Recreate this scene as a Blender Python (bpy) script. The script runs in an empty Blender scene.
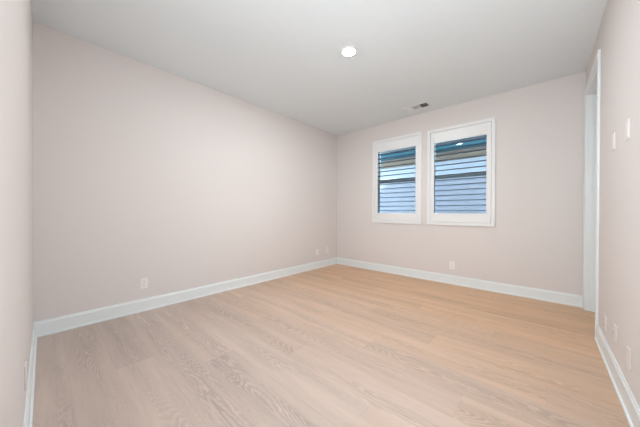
import bpy, bmesh, math, random
from mathutils import Vector, Matrix
random.seed(4)
SC = bpy.context.scene
COL = SC.collection

# ---------------------------------------------------------------- room numbers (metres)
XL, XR = -3.287, 0.359          # left / right wall faces
YN, YB = -0.064, 4.198          # near / back wall faces
H = 2.74                        # ceiling
WT = 0.12                       # inner wall thickness
YO = YB + 0.17                  # outer face of the window wall

# ---------------------------------------------------------------- camera
cam = bpy.data.cameras.new('camera')
cam.sensor_width = 36.0
cam.lens = 248.25 / 640.0 * 36.0
cam.clip_start = 0.02
co = bpy.data.objects.new('camera', cam)
COL.objects.link(co)
yaw, pit, rol = 0.7328, -0.0049, 0.0032
F = Vector((-math.sin(yaw) * math.cos(pit), math.cos(yaw) * math.cos(pit), math.sin(pit)))
R0 = Vector((math.cos(yaw), math.sin(yaw), 0))
U0 = R0.cross(F)
R = R0 * math.cos(rol) + U0 * math.sin(rol)
U = -R0 * math.sin(rol) + U0 * math.cos(rol)
m = Matrix((R, U, -F)).transposed().to_4x4()
m.translation = Vector((0, 0, 1.097))
co.matrix_world = m
SC.camera = co

# ---------------------------------------------------------------- world, sun, exposure
w = bpy.data.worlds.new('world')
SC.world = w
w.use_nodes = True
bg = w.node_tree.nodes['Background']
bg.inputs[0].default_value = (0.70, 0.85, 1.0, 1)
bg.inputs[1].default_value = 10.5
sun = bpy.data.lights.new('sun', 'SUN')
sun.energy = 15.0
sun.angle = math.radians(0.5)
sun.color = (1.0, 0.95, 0.88)
so = bpy.data.objects.new('sun', sun)
COL.objects.link(so)
so.rotation_euler = Vector((0.0, 1.0, -1.40)).to_track_quat('-Z', 'Y').to_euler()
so.location = (-2, -6, 12)
SC.view_settings.view_transform = 'Standard'
SC.view_settings.look = 'None'
SC.view_settings.gamma = 1.0
SC.view_settings.use_curve_mapping = False
SC.view_settings.exposure = 0.0
LAMP = 1150.0

def area_lamp(name, loc, sx, sy, watts, colr, direction):
    l = bpy.data.lights.new(name, 'AREA')
    l.shape = 'RECTANGLE'; l.size = sx; l.size_y = sy
    l.energy = watts; l.color = colr
    o = bpy.data.objects.new(name, l)
    COL.objects.link(o)
    o.location = loc
    o.rotation_euler = Vector(direction).to_track_quat('-Z', 'Y').to_euler()
    return o

# added fill lamps in the doorway, standing in for light from the hall
area_lamp('doorway_fill', (-0.08, -0.14, 1.3), 0.7, 1.5, 40, (0.92, 0.975, 1.0), (-0.42, 1, 0.6))
area_lamp('upward_fill', (0.05, -0.12, 1.9), 0.5, 0.5, 15, (0.92, 0.975, 1.0), (-0.45, 0.9, 1.3))  # added fill aimed up at the ceiling, no real lamp here

# ---------------------------------------------------------------- materials
def mat(name, c, rough=0.6, spec=0.3, bump=0.0, bscale=200.0, metal=0.0, var=0.0, vscale=1.5):
    M = bpy.data.materials.new(name)
    M.use_nodes = True
    nt = M.node_tree
    b = nt.nodes['Principled BSDF']
    b.inputs['Base Color'].default_value = (*c, 1)
    b.inputs['Roughness'].default_value = rough
    b.inputs['Specular IOR Level'].default_value = spec
    b.inputs['Metallic'].default_value = metal
    tc = nt.nodes.new('ShaderNodeTexCoord')
    if bump:
        n = nt.nodes.new('ShaderNodeTexNoise')
        n.inputs['Scale'].default_value = bscale
        n.inputs['Detail'].default_value = 3
        nt.links.new(tc.outputs['Object'], n.inputs['Vector'])
        bp = nt.nodes.new('ShaderNodeBump')
        bp.inputs['Strength'].default_value = bump
        bp.inputs['Distance'].default_value = 0.002
        nt.links.new(n.outputs['Fac'], bp.inputs['Height'])
        nt.links.new(bp.outputs['Normal'], b.inputs['Normal'])
    if var:
        n = nt.nodes.new('ShaderNodeTexNoise')
        n.inputs['Scale'].default_value = vscale
        nt.links.new(tc.outputs['Object'], n.inputs['Vector'])
        mx = nt.nodes.new('ShaderNodeMix'); mx.data_type = 'RGBA'
        mx.inputs['A'].default_value = (*[v * (1 - var) for v in c], 1)
        mx.inputs['B'].default_value = (*[min(1, v * (1 + var)) for v in c], 1)
        nt.links.new(n.outputs['Fac'], mx.inputs['Factor'])
        nt.links.new(mx.outputs['Result'], b.inputs['Base Color'])
    return M

M_wall = mat('wall_paint', (0.74, 0.69, 0.67), 0.75, 0.2, 0.12, 260)
M_ceil = mat('ceiling_paint', (0.81, 0.86, 0.885), 0.85, 0.1, 0.12, 220)
M_trim = mat('trim_paint', (0.80, 0.835, 0.845), 0.38, 0.4)
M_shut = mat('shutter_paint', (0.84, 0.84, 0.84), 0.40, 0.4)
M_louver = mat('louver_backlit_shade', (0.04, 0.06, 0.085), 0.45, 0.3)  # white louvers given a dark colour for their backlit shade
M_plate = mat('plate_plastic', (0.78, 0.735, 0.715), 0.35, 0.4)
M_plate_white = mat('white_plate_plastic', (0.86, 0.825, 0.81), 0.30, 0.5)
M_slot = mat('dark_slot', (0.05, 0.05, 0.05), 0.6, 0.2)
M_vinyl = mat('window_vinyl', (0.50, 0.60, 0.65), 0.45, 0.4)
M_dark = mat('dark_frame', (0.19, 0.25, 0.29), 0.5, 0.3)
M_ventw = mat('vent_metal', (0.80, 0.80, 0.80), 0.45, 0.4)
M_duct = mat('duct_dark', (0.03, 0.03, 0.03), 0.8, 0.1)
M_chrome = mat('satin_nickel', (0.62, 0.60, 0.57), 0.3, 0.5, metal=1.0)
M_stucco = mat('pale_blue_stucco', (0.26, 0.285, 0.32), 0.9, 0.1, 0.5, 60, var=0.05)
M_beige = mat('beige_board', (0.15, 0.118, 0.09), 0.8, 0.1, 0.1, 80)
M_gutter = mat('dark_gutter', (0.02, 0.03, 0.04), 0.5, 0.4)
M_roof = mat('teal_shingle', (0.008, 0.045, 0.065), 0.85, 0.2, 0.8, 30, var=0.3, vscale=14)
M_eave = mat('teal_eave_paint', (0.02, 0.09, 0.12), 0.7, 0.2)
M_ground = mat('concrete_walk', (0.22, 0.215, 0.205), 0.9, 0.1, 0.3, 90, var=0.1)
M_ext = mat('exterior_stucco', (0.55, 0.52, 0.48), 0.9, 0.1, 0.3, 60)

def emat(name, c, s):
    M = bpy.data.materials.new(name); M.use_nodes = True
    b = M.node_tree.nodes['Principled BSDF']
    b.inputs['Base Color'].default_value = (0.9, 0.9, 0.9, 1)
    b.inputs['Emission Color'].default_value = (*c, 1)
    b.inputs['Emission Strength'].default_value = s
    return M
M_lens = emat('lamp_lens', (0.93, 0.98, 1.0), LAMP)

def glass_mat():
    M = bpy.data.materials.new('window_glass'); M.use_nodes = True
    nt = M.node_tree; nt.nodes.clear()
    o = nt.nodes.new('ShaderNodeOutputMaterial')
    t = nt.nodes.new('ShaderNodeBsdfTransparent'); t.inputs[0].default_value = (0.93, 0.98, 0.99, 1)
    g = nt.nodes.new('ShaderNodeBsdfGlossy'); g.inputs['Roughness'].default_value = 0.0
    f = nt.nodes.new('ShaderNodeFresnel'); f.inputs[0].default_value = 1.45
    x = nt.nodes.new('ShaderNodeMixShader')
    nt.links.new(f.outputs[0], x.inputs[0]); nt.links.new(t.outputs[0], x.inputs[1])
    nt.links.new(g.outputs[0], x.inputs[2]); nt.links.new(x.outputs[0], o.inputs[0])
    return M
M_glass = glass_mat()

def screen_mat():
    M = bpy.data.materials.new('insect_screen_mesh'); M.use_nodes = True
    nt = M.node_tree; nt.nodes.clear()
    o = nt.nodes.new('ShaderNodeOutputMaterial')
    t = nt.nodes.new('ShaderNodeBsdfTransparent')
    d = nt.nodes.new('ShaderNodeBsdfDiffuse'); d.inputs[0].default_value = (0.42, 0.38, 0.50, 1)
    x = nt.nodes.new('ShaderNodeMixShader'); x.inputs[0].default_value = 0.25
    nt.links.new(t.outputs[0], x.inputs[1]); nt.links.new(d.outputs[0], x.inputs[2])
    nt.links.new(x.outputs[0], o.inputs[0])
    return M
M_screen = screen_mat()

def floor_mat():
    M = bpy.data.materials.new('oak_planks'); M.use_nodes = True
    nt = M.node_tree; N = nt.nodes; L = nt.links
    b = N['Principled BSDF']
    def math_(op, a, bb=None, c=None):
        n = N.new('ShaderNodeMath'); n.operation = op
        for i, v in enumerate((a, bb, c)):
            if v is None: continue
            if isinstance(v, (int, float)): n.inputs[i].default_value = v
            else: L.new(v, n.inputs[i])
        return n.outputs[0]
    def comb(x, y, z):
        n = N.new('ShaderNodeCombineXYZ')
        for i, v in enumerate((x, y, z)):
            if isinstance(v, (int, float)): n.inputs[i].default_value = v
            else: L.new(v, n.inputs[i])
        return n.outputs[0]
    tc = N.new('ShaderNodeTexCoord')
    sp = N.new('ShaderNodeSeparateXYZ'); L.new(tc.outputs['Object'], sp.inputs[0])
    x, y = sp.outputs[0], sp.outputs[1]
    PW, PL = 0.225, 1.82
    ry = math_('DIVIDE', math_('SUBTRACT', y, 0.107), PW)
    row = math_('FLOOR', ry); fy = math_('FRACT', ry)
    off = math_('FRACT', math_('MULTIPLY_ADD', row, 0.3976, 0.85))
    rx = math_('ADD', math_('DIVIDE', x, PL), math_('SUBTRACT', off, 0.041))
    pc = math_('FLOOR', rx); fx = math_('FRACT', rx)
    wn = N.new('ShaderNodeTexWhiteNoise'); wn.noise_dimensions = '3D'
    L.new(comb(row, pc, 3.7), wn.inputs['Vector'])
    rnd = wn.outputs['Value']
    sc = N.new('ShaderNodeSeparateColor'); L.new(wn.outputs['Color'], sc.inputs[0])
    # growth rings: contour lines of a stretched noise
    v1 = comb(math_('MULTIPLY_ADD', x, 0.75, math_('MULTIPLY', rnd, 37.0)),
              math_('MULTIPLY_ADD', y, 7.0, math_('MULTIPLY', sc.outputs[0], 51.0)), rnd)
    n1 = N.new('ShaderNodeTexNoise'); n1.inputs['Scale'].default_value = 1.0
    n1.inputs['Detail'].default_value = 2.0; n1.inputs['Roughness'].default_value = 0.35
    L.new(v1, n1.inputs['Vector'])
    # wobble of each ring
    n2 = N.new('ShaderNodeTexNoise'); n2.inputs['Scale'].default_value = 1.0
    L.new(comb(math_('MULTIPLY', x, 30.0), math_('MULTIPLY', y, 50.0), rnd), n2.inputs['Vector'])
    ring = math_('MULTIPLY_ADD', n1.outputs[0], 40.0, math_('MULTIPLY', n2.outputs[0], 0.85))
    rings = math_('POWER', math_('MULTIPLY_ADD', math_('SINE', math_('MULTIPLY', ring, 6.2832)), 0.5, 0.5), 1.6)
    # ring lines only show in patches
    n4 = N.new('ShaderNodeTexNoise'); n4.inputs['Scale'].default_value = 1.0; n4.inputs['Detail'].default_value = 1
    L.new(comb(math_('MULTIPLY_ADD', x, 0.9, math_('MULTIPLY', rnd, 9.0)), math_('MULTIPLY', y, 5.0), 1.3), n4.inputs['Vector'])
    mr = N.new('ShaderNodeMapRange'); mr.inputs['From Min'].default_value = 0.32; mr.inputs['From Max'].default_value = 0.55
    L.new(n4.outputs[0], mr.inputs['Value'])
    # cathedral figure runs down the middle of a board, straight grain along its edges
    mid = N.new('ShaderNodeMapRange'); mid.inputs['From Min'].default_value = 0.50; mid.inputs['From Max'].default_value = 0.20
    mid.interpolation_type = 'SMOOTHSTEP'
    L.new(math_('ABSOLUTE', math_('SUBTRACT', fy, math_('MULTIPLY_ADD', sc.outputs[2], 0.3, 0.35))), mid.inputs['Value'])
    patch = math_('MULTIPLY', mr.outputs[0], mid.outputs[0])
    # pores
    n3 = N.new('ShaderNodeTexNoise'); n3.inputs['Scale'].default_value = 1.0; n3.inputs['Detail'].default_value = 3
    L.new(comb(math_('MULTIPLY', x, 5.0), math_('MULTIPLY', y, 150.0), rnd), n3.inputs['Vector'])
    n5 = N.new('ShaderNodeTexNoise'); n5.inputs['Scale'].default_value = 1.0; n5.inputs['Detail'].default_value = 2
    L.new(comb(math_('MULTIPLY', x, 1.2), math_('MULTIPLY', y, 14.0), rnd), n5.inputs['Vector'])
    # warm tint of the light over the far rows, painted into the board colour
    warm_far = N.new('ShaderNodeMapRange'); warm_far.inputs['From Min'].default_value = 4.0; warm_far.inputs['From Max'].default_value = 15.0
    L.new(math_('MULTIPLY_ADD', sc.outputs[1], 2.0, row), warm_far.inputs['Value'])
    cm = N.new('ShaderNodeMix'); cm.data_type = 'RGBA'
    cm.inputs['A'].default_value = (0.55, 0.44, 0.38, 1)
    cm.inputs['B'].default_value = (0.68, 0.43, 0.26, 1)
    L.new(warm_far.outputs[0], cm.inputs['Factor'])
    val = math_('ADD', 0.91, math_('MULTIPLY', rnd, 0.11))
    val = math_('ADD', val, math_('MULTIPLY', math_('SUBTRACT', n5.outputs[0], 0.5), 0.35))
    val = math_('ADD', val, math_('MULTIPLY', math_('SUBTRACT', n3.outputs[0], 0.5), 0.22))
    val = math_('SUBTRACT', val, math_('MULTIPLY', patch, math_('MULTIPLY_ADD', rings, -0.21, 0.17)))
    # seams
    sy = math_('LESS_THAN', math_('MINIMUM', fy, math_('SUBTRACT', 1.0, fy)), 0.0045)
    sx = math_('LESS_THAN', math_('MINIMUM', fx, math_('SUBTRACT', 1.0, fx)), 0.0007)
    seam = math_('MAXIMUM', sy, sx)
    val = math_('SUBTRACT', val, math_('MULTIPLY', seam, 0.10))
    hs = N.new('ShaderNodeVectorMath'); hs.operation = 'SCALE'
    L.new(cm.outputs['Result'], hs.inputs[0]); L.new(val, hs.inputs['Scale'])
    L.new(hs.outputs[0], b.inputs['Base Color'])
    b.inputs['Roughness'].default_value = 0.42
    b.inputs['Specular IOR Level'].default_value = 0.45
    bp = N.new('ShaderNodeBump'); bp.inputs['Strength'].default_value = 0.15; bp.inputs['Distance'].default_value = 0.001
    L.new(math_('SUBTRACT', n3.outputs[0], math_('MULTIPLY', seam, 2.0)), bp.inputs['Height'])
    L.new(bp.outputs[0], b.inputs['Normal'])
    return M
M_floor = floor_mat()

# ---------------------------------------------------------------- mesh helpers
def box(bm, x0, x1, y0, y1, z0, z1, rot=None, bevel=0.0):
    vs = [bm.verts.new((x, y, z)) for x in (x0, x1) for y in (y0, y1) for z in (z0, z1)]
    fs = [(0, 1, 3, 2), (4, 6, 7, 5), (0, 4, 5, 1), (2, 3, 7, 6), (0, 2, 6, 4), (1, 5, 7, 3)]
    faces = [bm.faces.new([vs[i] for i in f]) for f in fs]
    if bevel:
        es = list({e for f in faces for e in f.edges})
        r = bmesh.ops.bevel(bm, geom=es, offset=bevel, segments=2, affect='EDGES', profile=0.6)
        vs = list({v for v in r['verts']} | {v for v in vs if v.is_valid})
    if rot is not None:
        for v in vs:
            if v.is_valid: v.co = rot @ v.co
    return vs

def prism(bm, pts, axis, a0, a1, flip=False):
    """extrude a closed outline along an axis; pts are the two other coordinates in order"""
    def P(p, a):
        if axis == 'x': return (a, p[0], p[1])
        if axis == 'y': return (p[0], a, p[1])
        return (p[0], p[1], a)
    A = [bm.verts.new(P(p, a0)) for p in pts]
    B = [bm.verts.new(P(p, a1)) for p in pts]
    n = len(pts)
    for i in range(n):
        bm.faces.new((A[i], A[(i + 1) % n], B[(i + 1) % n], B[i]))
    bm.faces.new(A[::-1]); bm.faces.new(B)

def lathe(bm, prof, segs=40, axis='z', centre=(0, 0, 0)):
    """prof: list of (radius, height)"""
    rings = []
    for r, h in prof:
        ring = []
        for i in range(segs):
            a = 2 * math.pi * i / segs
            c, s = r * math.cos(a), r * math.sin(a)
            p = (c, s, h) if axis == 'z' else ((c, h, s) if axis == 'y' else (h, c, s))
            ring.append(bm.verts.new((p[0] + centre[0], p[1] + centre[1], p[2] + centre[2])))
        rings.append(ring)
    for a, b in zip(rings, rings[1:]):
        for i in range(segs):
            bm.faces.new((a[i], a[(i + 1) % segs], b[(i + 1) % segs], b[i]))
    bm.faces.new(rings[-1]); bm.faces.new(rings[0][::-1])

def obj(name, bm, M, parent=None, smooth=False, **props):
    bmesh.ops.recalc_face_normals(bm, faces=bm.faces)
    me = bpy.data.meshes.new(name)
    bm.to_mesh(me); bm.free()
    me.materials.append(M)
    if smooth:
        for p in me.polygons: p.use_smooth = True
        try: me.set_sharp_from_angle(angle=math.radians(35))
        except Exception: pass
    o = bpy.data.objects.new(name, me)
    COL.objects.link(o)
    if parent: o.parent = parent
    for k, v in props.items(): o[k] = v
    return o

def struct(name, bm, M, **kw):
    return obj(name, bm, M, None, kind='structure', **kw)

def thing(name, label, cat, loc=(0, 0, 0), rotz=0, group=None):
    o = bpy.data.objects.new(name, None); COL.objects.link(o)
    o.empty_display_size = 0.05
    o.location = loc; o.rotation_euler = (0, 0, rotz)
    o['label'] = label; o['category'] = cat
    if group: o['group'] = group
    return o

def copy_tree(o, parent=None):
    c = o.copy(); COL.objects.link(c)
    if parent: c.parent = parent
    for ch in list(o.children): copy_tree(ch, c)
    return c

NB = bmesh.new

# ---------------------------------------------------------------- the room shell
HX0, HX1, HY0 = -1.35, XR, -1.75     # small hall behind the photographer
bm = NB()
box(bm, XL - WT, XR + WT, YN - WT, YO, -0.12, 0)
box(bm, HX0 - WT, XR + WT, HY0 - WT, YN - WT, -0.12, 0)
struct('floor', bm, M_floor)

bm = NB()
box(bm, XL - WT, XR + WT, YN - WT, YO, H, H + 0.15)
box(bm, HX0 - WT, XR + WT, HY0 - WT, YN - WT, H, H + 0.15)
struct('ceiling', bm, M_ceil)

bm = NB(); box(bm, XL - WT, XL, YN, YO, 0, H); struct('wall_left', bm, M_wall)

WIN = [(-2.418, -1.502, 0.906, 2.438), (-1.412, -0.500, 0.906, 2.424)]   # outer edges of the shutter frames
INS = 0.035
holes = [(a + INS, b - INS, c + INS, d - INS) for a, b, c, d in WIN]
bm = NB()
xs = [XL, holes[0][0], holes[0][1], holes[1][0], holes[1][1], XR + WT]
for i in (0, 2, 4): box(bm, xs[i], xs[i + 1], YB, YO, 0, H)
for a, b, c, d in holes:
    box(bm, a, b, YB, YO, 0, c); box(bm, a, b, YB, YO, d, H)
struct('wall_back', bm, M_wall)

DY0, DY1, DZ = 3.290, 4.105, 2.440   # opening in the right wall
bm = NB()
box(bm, XR, XR + WT, HY0, DY0, 0, H)
box(bm, XR, XR + WT, DY1, YB, 0, H)
box(bm, XR, XR + WT, DY0, DY1, DZ, H)
struct('wall_right', bm, M_wall)

EX0 = -0.50                           # doorway the photographer stands in
bm = NB()
box(bm, XL, EX0, YN - WT, YN, 0, H)
box(bm, EX0, XR, YN - WT, YN, 2.45, H)
struct('wall_near', bm, M_wall)
bm = NB()
box(bm, HX0 - WT, HX0, HY0, YN - WT, 0, H)
box(bm, HX0 - WT, XR + WT, HY0 - WT, HY0, 0, H)
struct('wall_hall', bm, M_wall)

# baseboards: board with an eased top and a small shoe at the floor
BP = [(0, 0), (0.022, 0), (0.022, 0.010), (0.019, 0.016), (0.013, 0.019), (0.013, 0.112), (0.0105, 0.120),
      (0.0075, 0.124), (0.0065, 0.135), (0, 0.135)]
def baseboard(name, face, sign, axis, a0, a1):
    bm = NB(); prism(bm, [(face + sign * p, z) for p, z in BP], axis, a0, a1); struct(name, bm, M_trim)
baseboard('baseboard_left', XL, 1, 'y', YN, YB)
baseboard('baseboard_back', YB, -1, 'x', XL, XR)
baseboard('baseboard_right', XR, -1, 'y', YN, DY0 - 0.075)
baseboard('baseboard_near', YN, 1, 'x', XL, EX0 - 0.07)

# casing round the opening in the right wall
CW, CT = 0.075, 0.016
def casing_profile(inner, d):         # along the wall -> flat with eased edges and a thin back band
    o = inner + d * CW
    return [(inner, 0), (inner, -CT * 0.6), (inner + d * 0.008, -CT * 0.75), (inner + d * 0.05, -CT * 0.8),
            (inner + d * 0.058, -CT), (o - d * 0.003, -CT), (o, -CT + 0.003), (o, 0)]
bm = NB()
for inner, d in ((DY0, -1), (DY1, 1)):
    prism(bm, [(XR + q, p) for p, q in casing_profile(inner, d)], 'z', 0, DZ + CW)
pr = casing_profile(DZ, 1)
A = [bm.verts.new((XR + q, DY0, p)) for p, q in pr]; B = [bm.verts.new((XR + q, DY1, p)) for p, q in pr]
n = len(pr)
for i in range(n): bm.faces.new((A[i], A[(i + 1) % n], B[(i + 1) % n], B[i]))
bm.faces.new(A[::-1]); bm.faces.new(B)
struct('trim_1', bm, M_trim)

# casing of the doorway behind the camera
bm = NB()
box(bm, EX0 - 0.07, EX0, YN, YN + 0.014, 0, 2.52, bevel=0.002)
box(bm, EX0, XR, YN, YN + 0.014, 2.45, 2.52, bevel=0.002)
struct('trim_2', bm, M_trim)

# door_1: jamb, stops and a closed two-panel leaf at the far side of the wall
JT = 0.018
bm = NB()
box(bm, XR - 0.004, XR + WT, DY0, DY0 + JT, 0, DZ)
box(bm, XR - 0.004, XR + WT, DY1 - JT, DY1, 0, DZ)
box(bm, XR - 0.004, XR + WT, DY0 + JT, DY1 - JT, DZ - JT, DZ)
box(bm, XR + 0.045, XR + 0.078, DY0 + JT, DY0 + JT + 0.010, 0, DZ - JT)
box(bm, XR + 0.045, XR + 0.078, DY1 - JT - 0.010, DY1 - JT, 0, DZ - JT)
box(bm, XR + 0.045, XR + 0.078, DY0 + JT + 0.01, DY1 - JT - 0.01, DZ - JT - 0.010, DZ - JT)
door = struct('door_1', bm, M_trim)
bm = NB()
lx0, lx1, ly0, ly1 = XR + 0.080, XR + 0.115, DY0 + JT + 0.003, DY1 - JT - 0.003
box(bm, lx0 + 0.008, lx1 - 0.008, ly0 + 0.09, ly1 - 0.09, 0.1, DZ - 0.1)
for a, b, c, d in ((ly0, ly0 + 0.11, 0.008, DZ - 0.022), (ly1 - 0.11, ly1, 0.008, DZ - 0.022),
                   (ly0 + .11, ly1 - .11, 0.008, 0.22), (ly0 + .11, ly1 - .11, 0.95, 1.09), (ly0 + .11, ly1 - .11, DZ - 0.14, DZ - 0.022)):
    box(bm, lx0, lx1, a, b, c, d)
leaf = obj('door_leaf', bm, M_trim, door)
bm = NB()
lathe(bm, [(0.028, -0.001), (0.028, -0.008), (0.011, -0.012), (0.010, -0.035), (0.024, -0.04), (0.027, -0.052), (0.018, -0.064)], 24, 'x', (lx0, ly0 + 0.06, 0.96))
obj('door_knob', bm, M_chrome, leaf, smooth=True)

# ---------------------------------------------------------------- windows (sash units set in the outer half of the wall)
MRZ = 1.672
for i, (a, b, c, d) in enumerate(holes):
    y0, y1 = YB + 0.095, YB + 0.155
    bm = NB()
    f = 0.024
    box(bm, a, a + f, y0, y1, c, d); box(bm, b - f, b, y0, y1, c, d)
    box(bm, a + f, b - f, y0, y1, c, c + f); box(bm, a + f, b - f, y0, y1, d - f, d)
    win = struct('window_%d' % (i + 1), bm, M_vinyl)
    bm = NB()                                             # lower sash, in front
    s = 0.020
    box(bm, a + f, a + f + s, y0 - 0.004, y0 + 0.026, c + f, MRZ + 0.026); box(bm, b - f - s, b - f, y0 - 0.004, y0 + 0.026, c + f, MRZ + 0.026)
    box(bm, a + f + s, b - f - s, y0 - 0.004, y0 + 0.026, c + f, c + f + s + 0.01)
    box(bm, a + f + s, b - f - s, y0 - 0.004, y0 + 0.026, MRZ - 0.026, MRZ + 0.026)
    ls = obj('lower_sash', bm, M_dark, win)
    bm = NB()
    box(bm, a + f, a + f + s, y0 + 0.030, y0 + 0.056, MRZ - 0.02, d - f); box(bm, b - f - s, b - f, y0 + 0.030, y0 + 0.056, MRZ - 0.02, d - f)
    box(bm, a + f + s, b - f - s, y0 + 0.030, y0 + 0.056, d - f - s, d - f)
    box(bm, a + f + s, b - f - s, y0 + 0.030, y0 + 0.056, MRZ - 0.02, MRZ + 0.015)
    us = obj('upper_sash', bm, M_vinyl, win)
    bm = NB(); box(bm, a + f + s, b - f - s, y0 + 0.009, y0 + 0.012, c + f + s, MRZ - 0.026); obj('pane', bm, M_glass, ls)
    bm = NB(); box(bm, a + f + s, b - f - s, y0 + 0.042, y0 + 0.045, MRZ + 0.015, d - f - s); obj('pane', bm, M_glass, us)
    bm = NB(); box(bm, a + f, b - f, y1 - 0.003, y1 - 0.002, c + f, MRZ - 0.021); obj('insect_screen', bm, M_screen, win)

# ---------------------------------------------------------------- plantation shutters
def shutter(W, HT, label):
    """origin: lower left outer corner on the wall face; room side is -y"""
    t = thing('plantation_shutter', label, 'window shutter', group='plantation shutters on the back wall')
    fw, stile = 0.048, 0.055
    # outer frame with a lip on the wall face and a sleeve into the opening
    bm = NB()
    def ring(x0, x1, z0, z1, wd, ya, yb, bev=0.0):
        box(bm, x0, x0 + wd, ya, yb, z0, z1, bevel=bev); box(bm, x1 - wd, x1, ya, yb, z0, z1, bevel=bev)
        box(bm, x0 + wd, x1 - wd, ya, yb, z0, z0 + wd, bevel=bev); box(bm, x0 + wd, x1 - wd, ya, yb, z1 - wd, z1, bevel=bev)
    ring(0, W, 0, HT, fw - 0.004, -0.020, 0.0)
    ring(0, W, 0, HT, 0.014, -0.023, -0.020)
    ring(INS + 0.001, W - INS - 0.001, INS + 0.001, HT - INS - 0.001, fw - 0.004 - INS, 0.0, 0.045)
    obj('shutter_frame', bm, M_shut, t)
    # hinged panel: stiles and rails
    x0, x1, z0, z1 = fw, W - fw, fw, HT - fw
    ya, yb = -0.014, 0.016
    zb, zt = 0.180, HT - 0.218
    bm = NB()
    box(bm, x0, x0 + stile, ya, yb, z0, z1, bevel=0.002); box(bm, x1 - stile, x1, ya, yb, z0, z1, bevel=0.002)
    box(bm, x0 + stile, x1 - stile, ya, yb, z0, zb, bevel=0.002); box(bm, x0 + stile, x1 - stile, ya, yb, zt, z1, bevel=0.002)
    panel = obj('shutter_panel', bm, M_shut, t)
    # louvers: elliptical section blades
    bm = NB()
    lx0, lx1 = x0 + stile + 0.003, x1 - stile - 0.003
    D, T, nseg = 0.038, 0.0055, 14
    pts = [(D * math.cos(2 * math.pi * k / nseg), T * math.sin(2 * math.pi * k / nseg)) for k in range(nseg)]
    prism(bm, pts, 'x', lx0, lx1)
    nl = 14
    pitch = (zt - zb) / (nl + 0.1)
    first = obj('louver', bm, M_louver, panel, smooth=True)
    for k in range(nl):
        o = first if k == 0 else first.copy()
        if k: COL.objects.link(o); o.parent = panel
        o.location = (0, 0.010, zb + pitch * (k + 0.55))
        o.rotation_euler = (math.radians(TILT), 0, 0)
    # hinges on the right side
    for zz in (z0 + 0.14, (z0 + z1) / 2, z1 - 0.14):
        bm = NB()
        box(bm, x1 - 0.012, x1 + 0.016, ya - 0.0075, ya - 0.0062, zz - 0.03, zz + 0.03)
        lathe(bm, [(0.003, zz - 0.032), (0.003, zz + 0.032)], 12, 'z', (x1 + 0.001, ya - 0.0085, 0))
        obj('hinge', bm, M_shut, t)
    return t
TILT = 0.0
(a, b, c, d) = WIN[0]
s1 = shutter(b - a, d - c, 'white louvered shutter on the window nearer the left wall, sunlit patch behind it')
s1.location = (a, YB, c)
(a, b, c, d) = WIN[1]
s2 = shutter(b - a, d - c, 'white louvered shutter on the window nearer the doorway, right of its twin')
s2.location = (a, YB, c)

# ---------------------------------------------------------------- outside: the neighbouring house, the side yard, our own gable
NY = 6.72
bm = NB(); box(bm, -14, 8, YO, 30, -0.32, -0.2); struct('ground', bm, M_ground)
nh = thing('house', 'pale blue stucco neighbouring house with beige frieze and teal roof seen through the shutters', 'house', (-2.5, NY, -0.2))
def wpart(name, M, bxs, parent=nh):
    bm = NB()
    for q in bxs: box(bm, q[0] + 2.5, q[1] + 2.5, q[2] - NY, q[3] - NY, q[4] + 0.2, q[5] + 0.2)
    return obj(name, bm, M, parent)
wpart('wall', M_stucco, [(-9, 3.5, NY, NY + 7, -0.2, 2.62)])
wpart('frieze_board', M_beige, [(-9, 3.5, NY - 0.03, NY, 2.385, 2.60)])
OV = 0.34
wpart('soffit', M_eave, [(-9.3, 3.8, NY - OV, NY - 0.0, 2.622, 2.645)])
bm = NB()
prism(bm, [(-OV - 0.10, 2.70 + .2), (-OV, 2.70 + .2), (-OV, 2.80 + .2), (-OV - .012, 2.80 + .2), (-OV - .012, 2.715 + .2), (-OV - .088, 2.715 + .2), (-OV - .10, 2.80 + .2), (-OV - 0.115, 2.80 + .2)], 'x', -6.8, 6.3)
obj('gutter', bm, M_gutter, nh)
wpart('fascia', M_eave, [(-9.3, 3.8, NY - OV, NY - OV + 0.025, 2.645, 2.80)])
bm = NB()
sl = 0.42
prism(bm, [(-OV - 0.03, 2.80 + .2), (3.5, 2.80 + .2 + sl * (3.53 + OV)), (7.3, 2.80 + .2), (7.3, 2.72 + .2), (-OV + 0.03, 2.72 + .2), (-OV + .03, 2.78 + .2)], 'x', -6.8, 6.3)
obj('roof', bm, M_roof, nh)

# our own house above the ceiling: a gable end whose raking edge shades the neighbour's wall
K = 1.40 * (NY - YO)
bm = NB()
zL, xLft = 1.68 + K, -3.69
slope = (2.11 - 1.68) / (3.69 - 3.12)
xpk = 0.2
xa = xLft - 0.55
prism(bm, [(xa, H + 0.16), (xa, zL - slope * 0.55), (xpk, zL + slope * (xpk - xLft)), (2 * xpk - xa, zL - slope * 0.55), (2 * xpk - xa, H + 0.16)], 'y', -1.5, YO)
struct('roof_gable', bm, M_ext)

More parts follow.
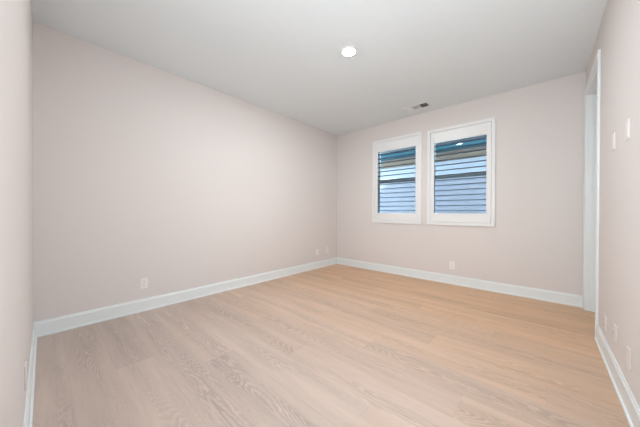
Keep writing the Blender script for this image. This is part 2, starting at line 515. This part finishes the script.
# ---------------------------------------------------------------- ceiling: recessed light and air register
lt = thing('ceiling_light', 'round white recessed ceiling light, switched on, in the middle of the ceiling', 'ceiling light', (-1.488, 2.085, H))
bm = NB()
prof = [(0.056, 0.0), (0.058, -0.004), (0.064, -0.008), (0.078, -0.008), (0.084, -0.004), (0.086, 0.0)]
segs = 48
rings = []
for r, h in prof:
    rings.append([bm.verts.new((r * math.cos(2 * math.pi * k / segs), r * math.sin(2 * math.pi * k / segs), h)) for k in range(segs)])
for a_, b_ in zip(rings, rings[1:] + rings[:1]):
    for k in range(segs): bm.faces.new((a_[k], a_[(k + 1) % segs], b_[(k + 1) % segs], b_[k]))
obj('trim_ring', bm, M_ventw, lt, smooth=True)
bm = NB()
lathe(bm, [(0.0565, -0.0005), (0.0560, -0.006), (0.05, -0.010), (0.02, -0.012)], 48)
obj('lens', bm, M_lens, lt, smooth=True)

vt = thing('air_vent', 'white rectangular three-way air register in the ceiling near the windows', 'vent', (-1.480, 3.875, H))
VW, VD = 0.39, 0.19
bm = NB()
e = 0.022
for q in ((-VW / 2, VW / 2, -VD / 2, -VD / 2 + e), (-VW / 2, VW / 2, VD / 2 - e, VD / 2), (-VW / 2, -VW / 2 + e, -VD / 2 + e, VD / 2 - e), (VW / 2 - e, VW / 2, -VD / 2 + e, VD / 2 - e)):
    box(bm, *q, -0.009, -0.0005)
sec = (VW - 2 * e) / 3
for k in (1, 2): box(bm, -VW / 2 + e + sec * k - 0.004, -VW / 2 + e + sec * k + 0.004, -VD / 2 + e, VD / 2 - e, -0.009, -0.0005)
obj('frame', bm, M_ventw, vt)
bm = NB(); box(bm, -VW / 2 + e, VW / 2 - e, -VD / 2 + e, VD / 2 - e, -0.0015, -0.0006); obj('backing', bm, M_duct, vt)
def slats(k, mode):
    bm = NB()
    x0 = -VW / 2 + e + sec * k + 0.004; x1 = x0 + sec - 0.008
    if mode:
        nsl = 8
        for j in range(nsl):
            cx = x0 + (x1 - x0) * (j + 0.5) / nsl
            rot = Matrix.Translation((cx, 0, -0.006)) @ Matrix.Rotation(mode * math.radians(42), 4, 'Y')
            box(bm, -0.0048, 0.0048, -VD / 2 + e, VD / 2 - e, -0.0005, 0.0005, rot=rot)
    else:
        nsl = 8
        for j in range(nsl):
            cy = -VD / 2 + e + (VD - 2 * e) * (j + 0.5) / nsl
            rot = Matrix.Translation((0, cy, -0.006)) @ Matrix.Rotation(math.radians(-30), 4, 'X')
            box(bm, x0, x1, -0.0045, 0.0045, -0.0005, 0.0005, rot=rot)
    obj('slat_bank', bm, M_ventw, vt)
slats(0, 0); slats(1, 0.12); slats(2, 1)

# ---------------------------------------------------------------- wall plates
def plate(name, label, cat, loc, rotz, kind='outlet', group=None, w_=0.070, h_=0.114):
    """local frame: plate lies in x-z, sticks out to -y"""
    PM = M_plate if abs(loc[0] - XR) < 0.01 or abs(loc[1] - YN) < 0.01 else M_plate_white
    t = thing(name, label, cat, loc, rotz, group)
    bm = NB(); box(bm, -w_ / 2, w_ / 2, -0.0065, 0, -h_ / 2, h_ / 2, bevel=0.002)
    obj('cover_plate', bm, PM, t)
    if kind == 'outlet':
        for s in (-1, 1):
            bm = NB()
            pts = []
            for k in range(24):
                an = 2 * math.pi * k / 24
                pts.append((0.0175 * math.cos(an), max(-0.0125, min(0.0125, 0.0175 * math.sin(an))) + s * 0.0195))
            prism(bm, pts, 'y', -0.0095, -0.0064)
            sk = obj('socket', bm, PM, t)
            bm = NB()
            for dx, hh in ((-0.0065, 0.0045), (0.0065, 0.0038)):
                box(bm, dx - 0.0012, dx + 0.0012, -0.0103, -0.0094, s * 0.0195 + 0.003 - hh, s * 0.0195 + 0.003 + hh)
            box(bm, -0.0025, 0.0025, -0.0103, -0.0094, s * 0.0195 - 0.0105, s * 0.0195 - 0.0055)
            obj('slots', bm, M_slot, sk)
    elif kind == 'switch':
        bm = NB(); box(bm, -0.0165, 0.0165, -0.0085, -0.0064, -0.0335, 0.0335, bevel=0.0008)
        obj('rocker', bm, PM, t)
    elif kind == 'jack':
        bm = NB(); box(bm, -0.0165, 0.0165, -0.008, -0.0064, -0.0335, 0.0335)
        ins = obj('insert', bm, PM, t)
        bm = NB(); lathe(bm, [(0.005, -0.0079), (0.005, -0.017), (0.0018, -0.0172)], 16, 'y', (0, 0, 0.008))
        obj('coaxial_jack', bm, M_chrome, ins)
    else:
        for s in (-1, 1):
            bm = NB(); lathe(bm, [(0.0032, -0.0064), (0.0032, -0.0074), (0.001, -0.0078)], 12, 'y', (0, 0, s * 0.042))
            obj('screw', bm, PM, t)
    return t
q = math.pi / 2
plate('wall_outlet', 'white duplex outlet low on the left wall, nearest the camera above the baseboard', 'outlet', (XL, 0.739, 0.305), q, 'outlet', 'white wall outlets')
plate('wall_plate', 'white cover plate low on the left wall, left of the corner outlet', 'wall plate', (XL, 3.568, 0.318), q, 'jack', 'white low wall plates')
plate('wall_outlet', 'white duplex outlet low on the left wall beside the far corner', 'outlet', (XL, 3.87, 0.322), q, 'outlet', 'white wall outlets')
plate('wall_outlet', 'white duplex outlet low on the back wall under the right-hand window', 'outlet', (-1.041, YB, 0.288), 0, 'outlet', 'white wall outlets')
plate('wall_outlet', 'white duplex outlet low on the right wall, closest to the doorway casing', 'outlet', (XR, 2.858, 0.268), -q, 'outlet', 'white wall outlets')
plate('wall_plate', 'white jack plate low on the right wall, in the middle of three', 'wall plate', (XR, 2.51, 0.303), -q, 'jack', 'white low wall plates')
plate('wall_plate', 'plain white plate low on the right wall, nearest the photo edge', 'wall plate', (XR, 2.165, 0.294), -q, 'blank', 'white low wall plates')
plate('wall_plate', 'small pale plate low on the near left wall, seen edge-on above the baseboard', 'wall plate', (-1.85, YN, 0.305), math.pi, 'blank', 'white low wall plates')
plate('light_switch', 'pale rocker switch at shoulder height on the right wall, nearer the doorway casing', 'light switch', (XR, 2.62, 1.587), -q, 'switch', 'switches on the right wall')
plate('light_switch', 'pale rocker switch at shoulder height on the right wall, nearer the photo edge', 'light switch', (XR, 2.24, 1.575), -q, 'switch', 'switches on the right wall')
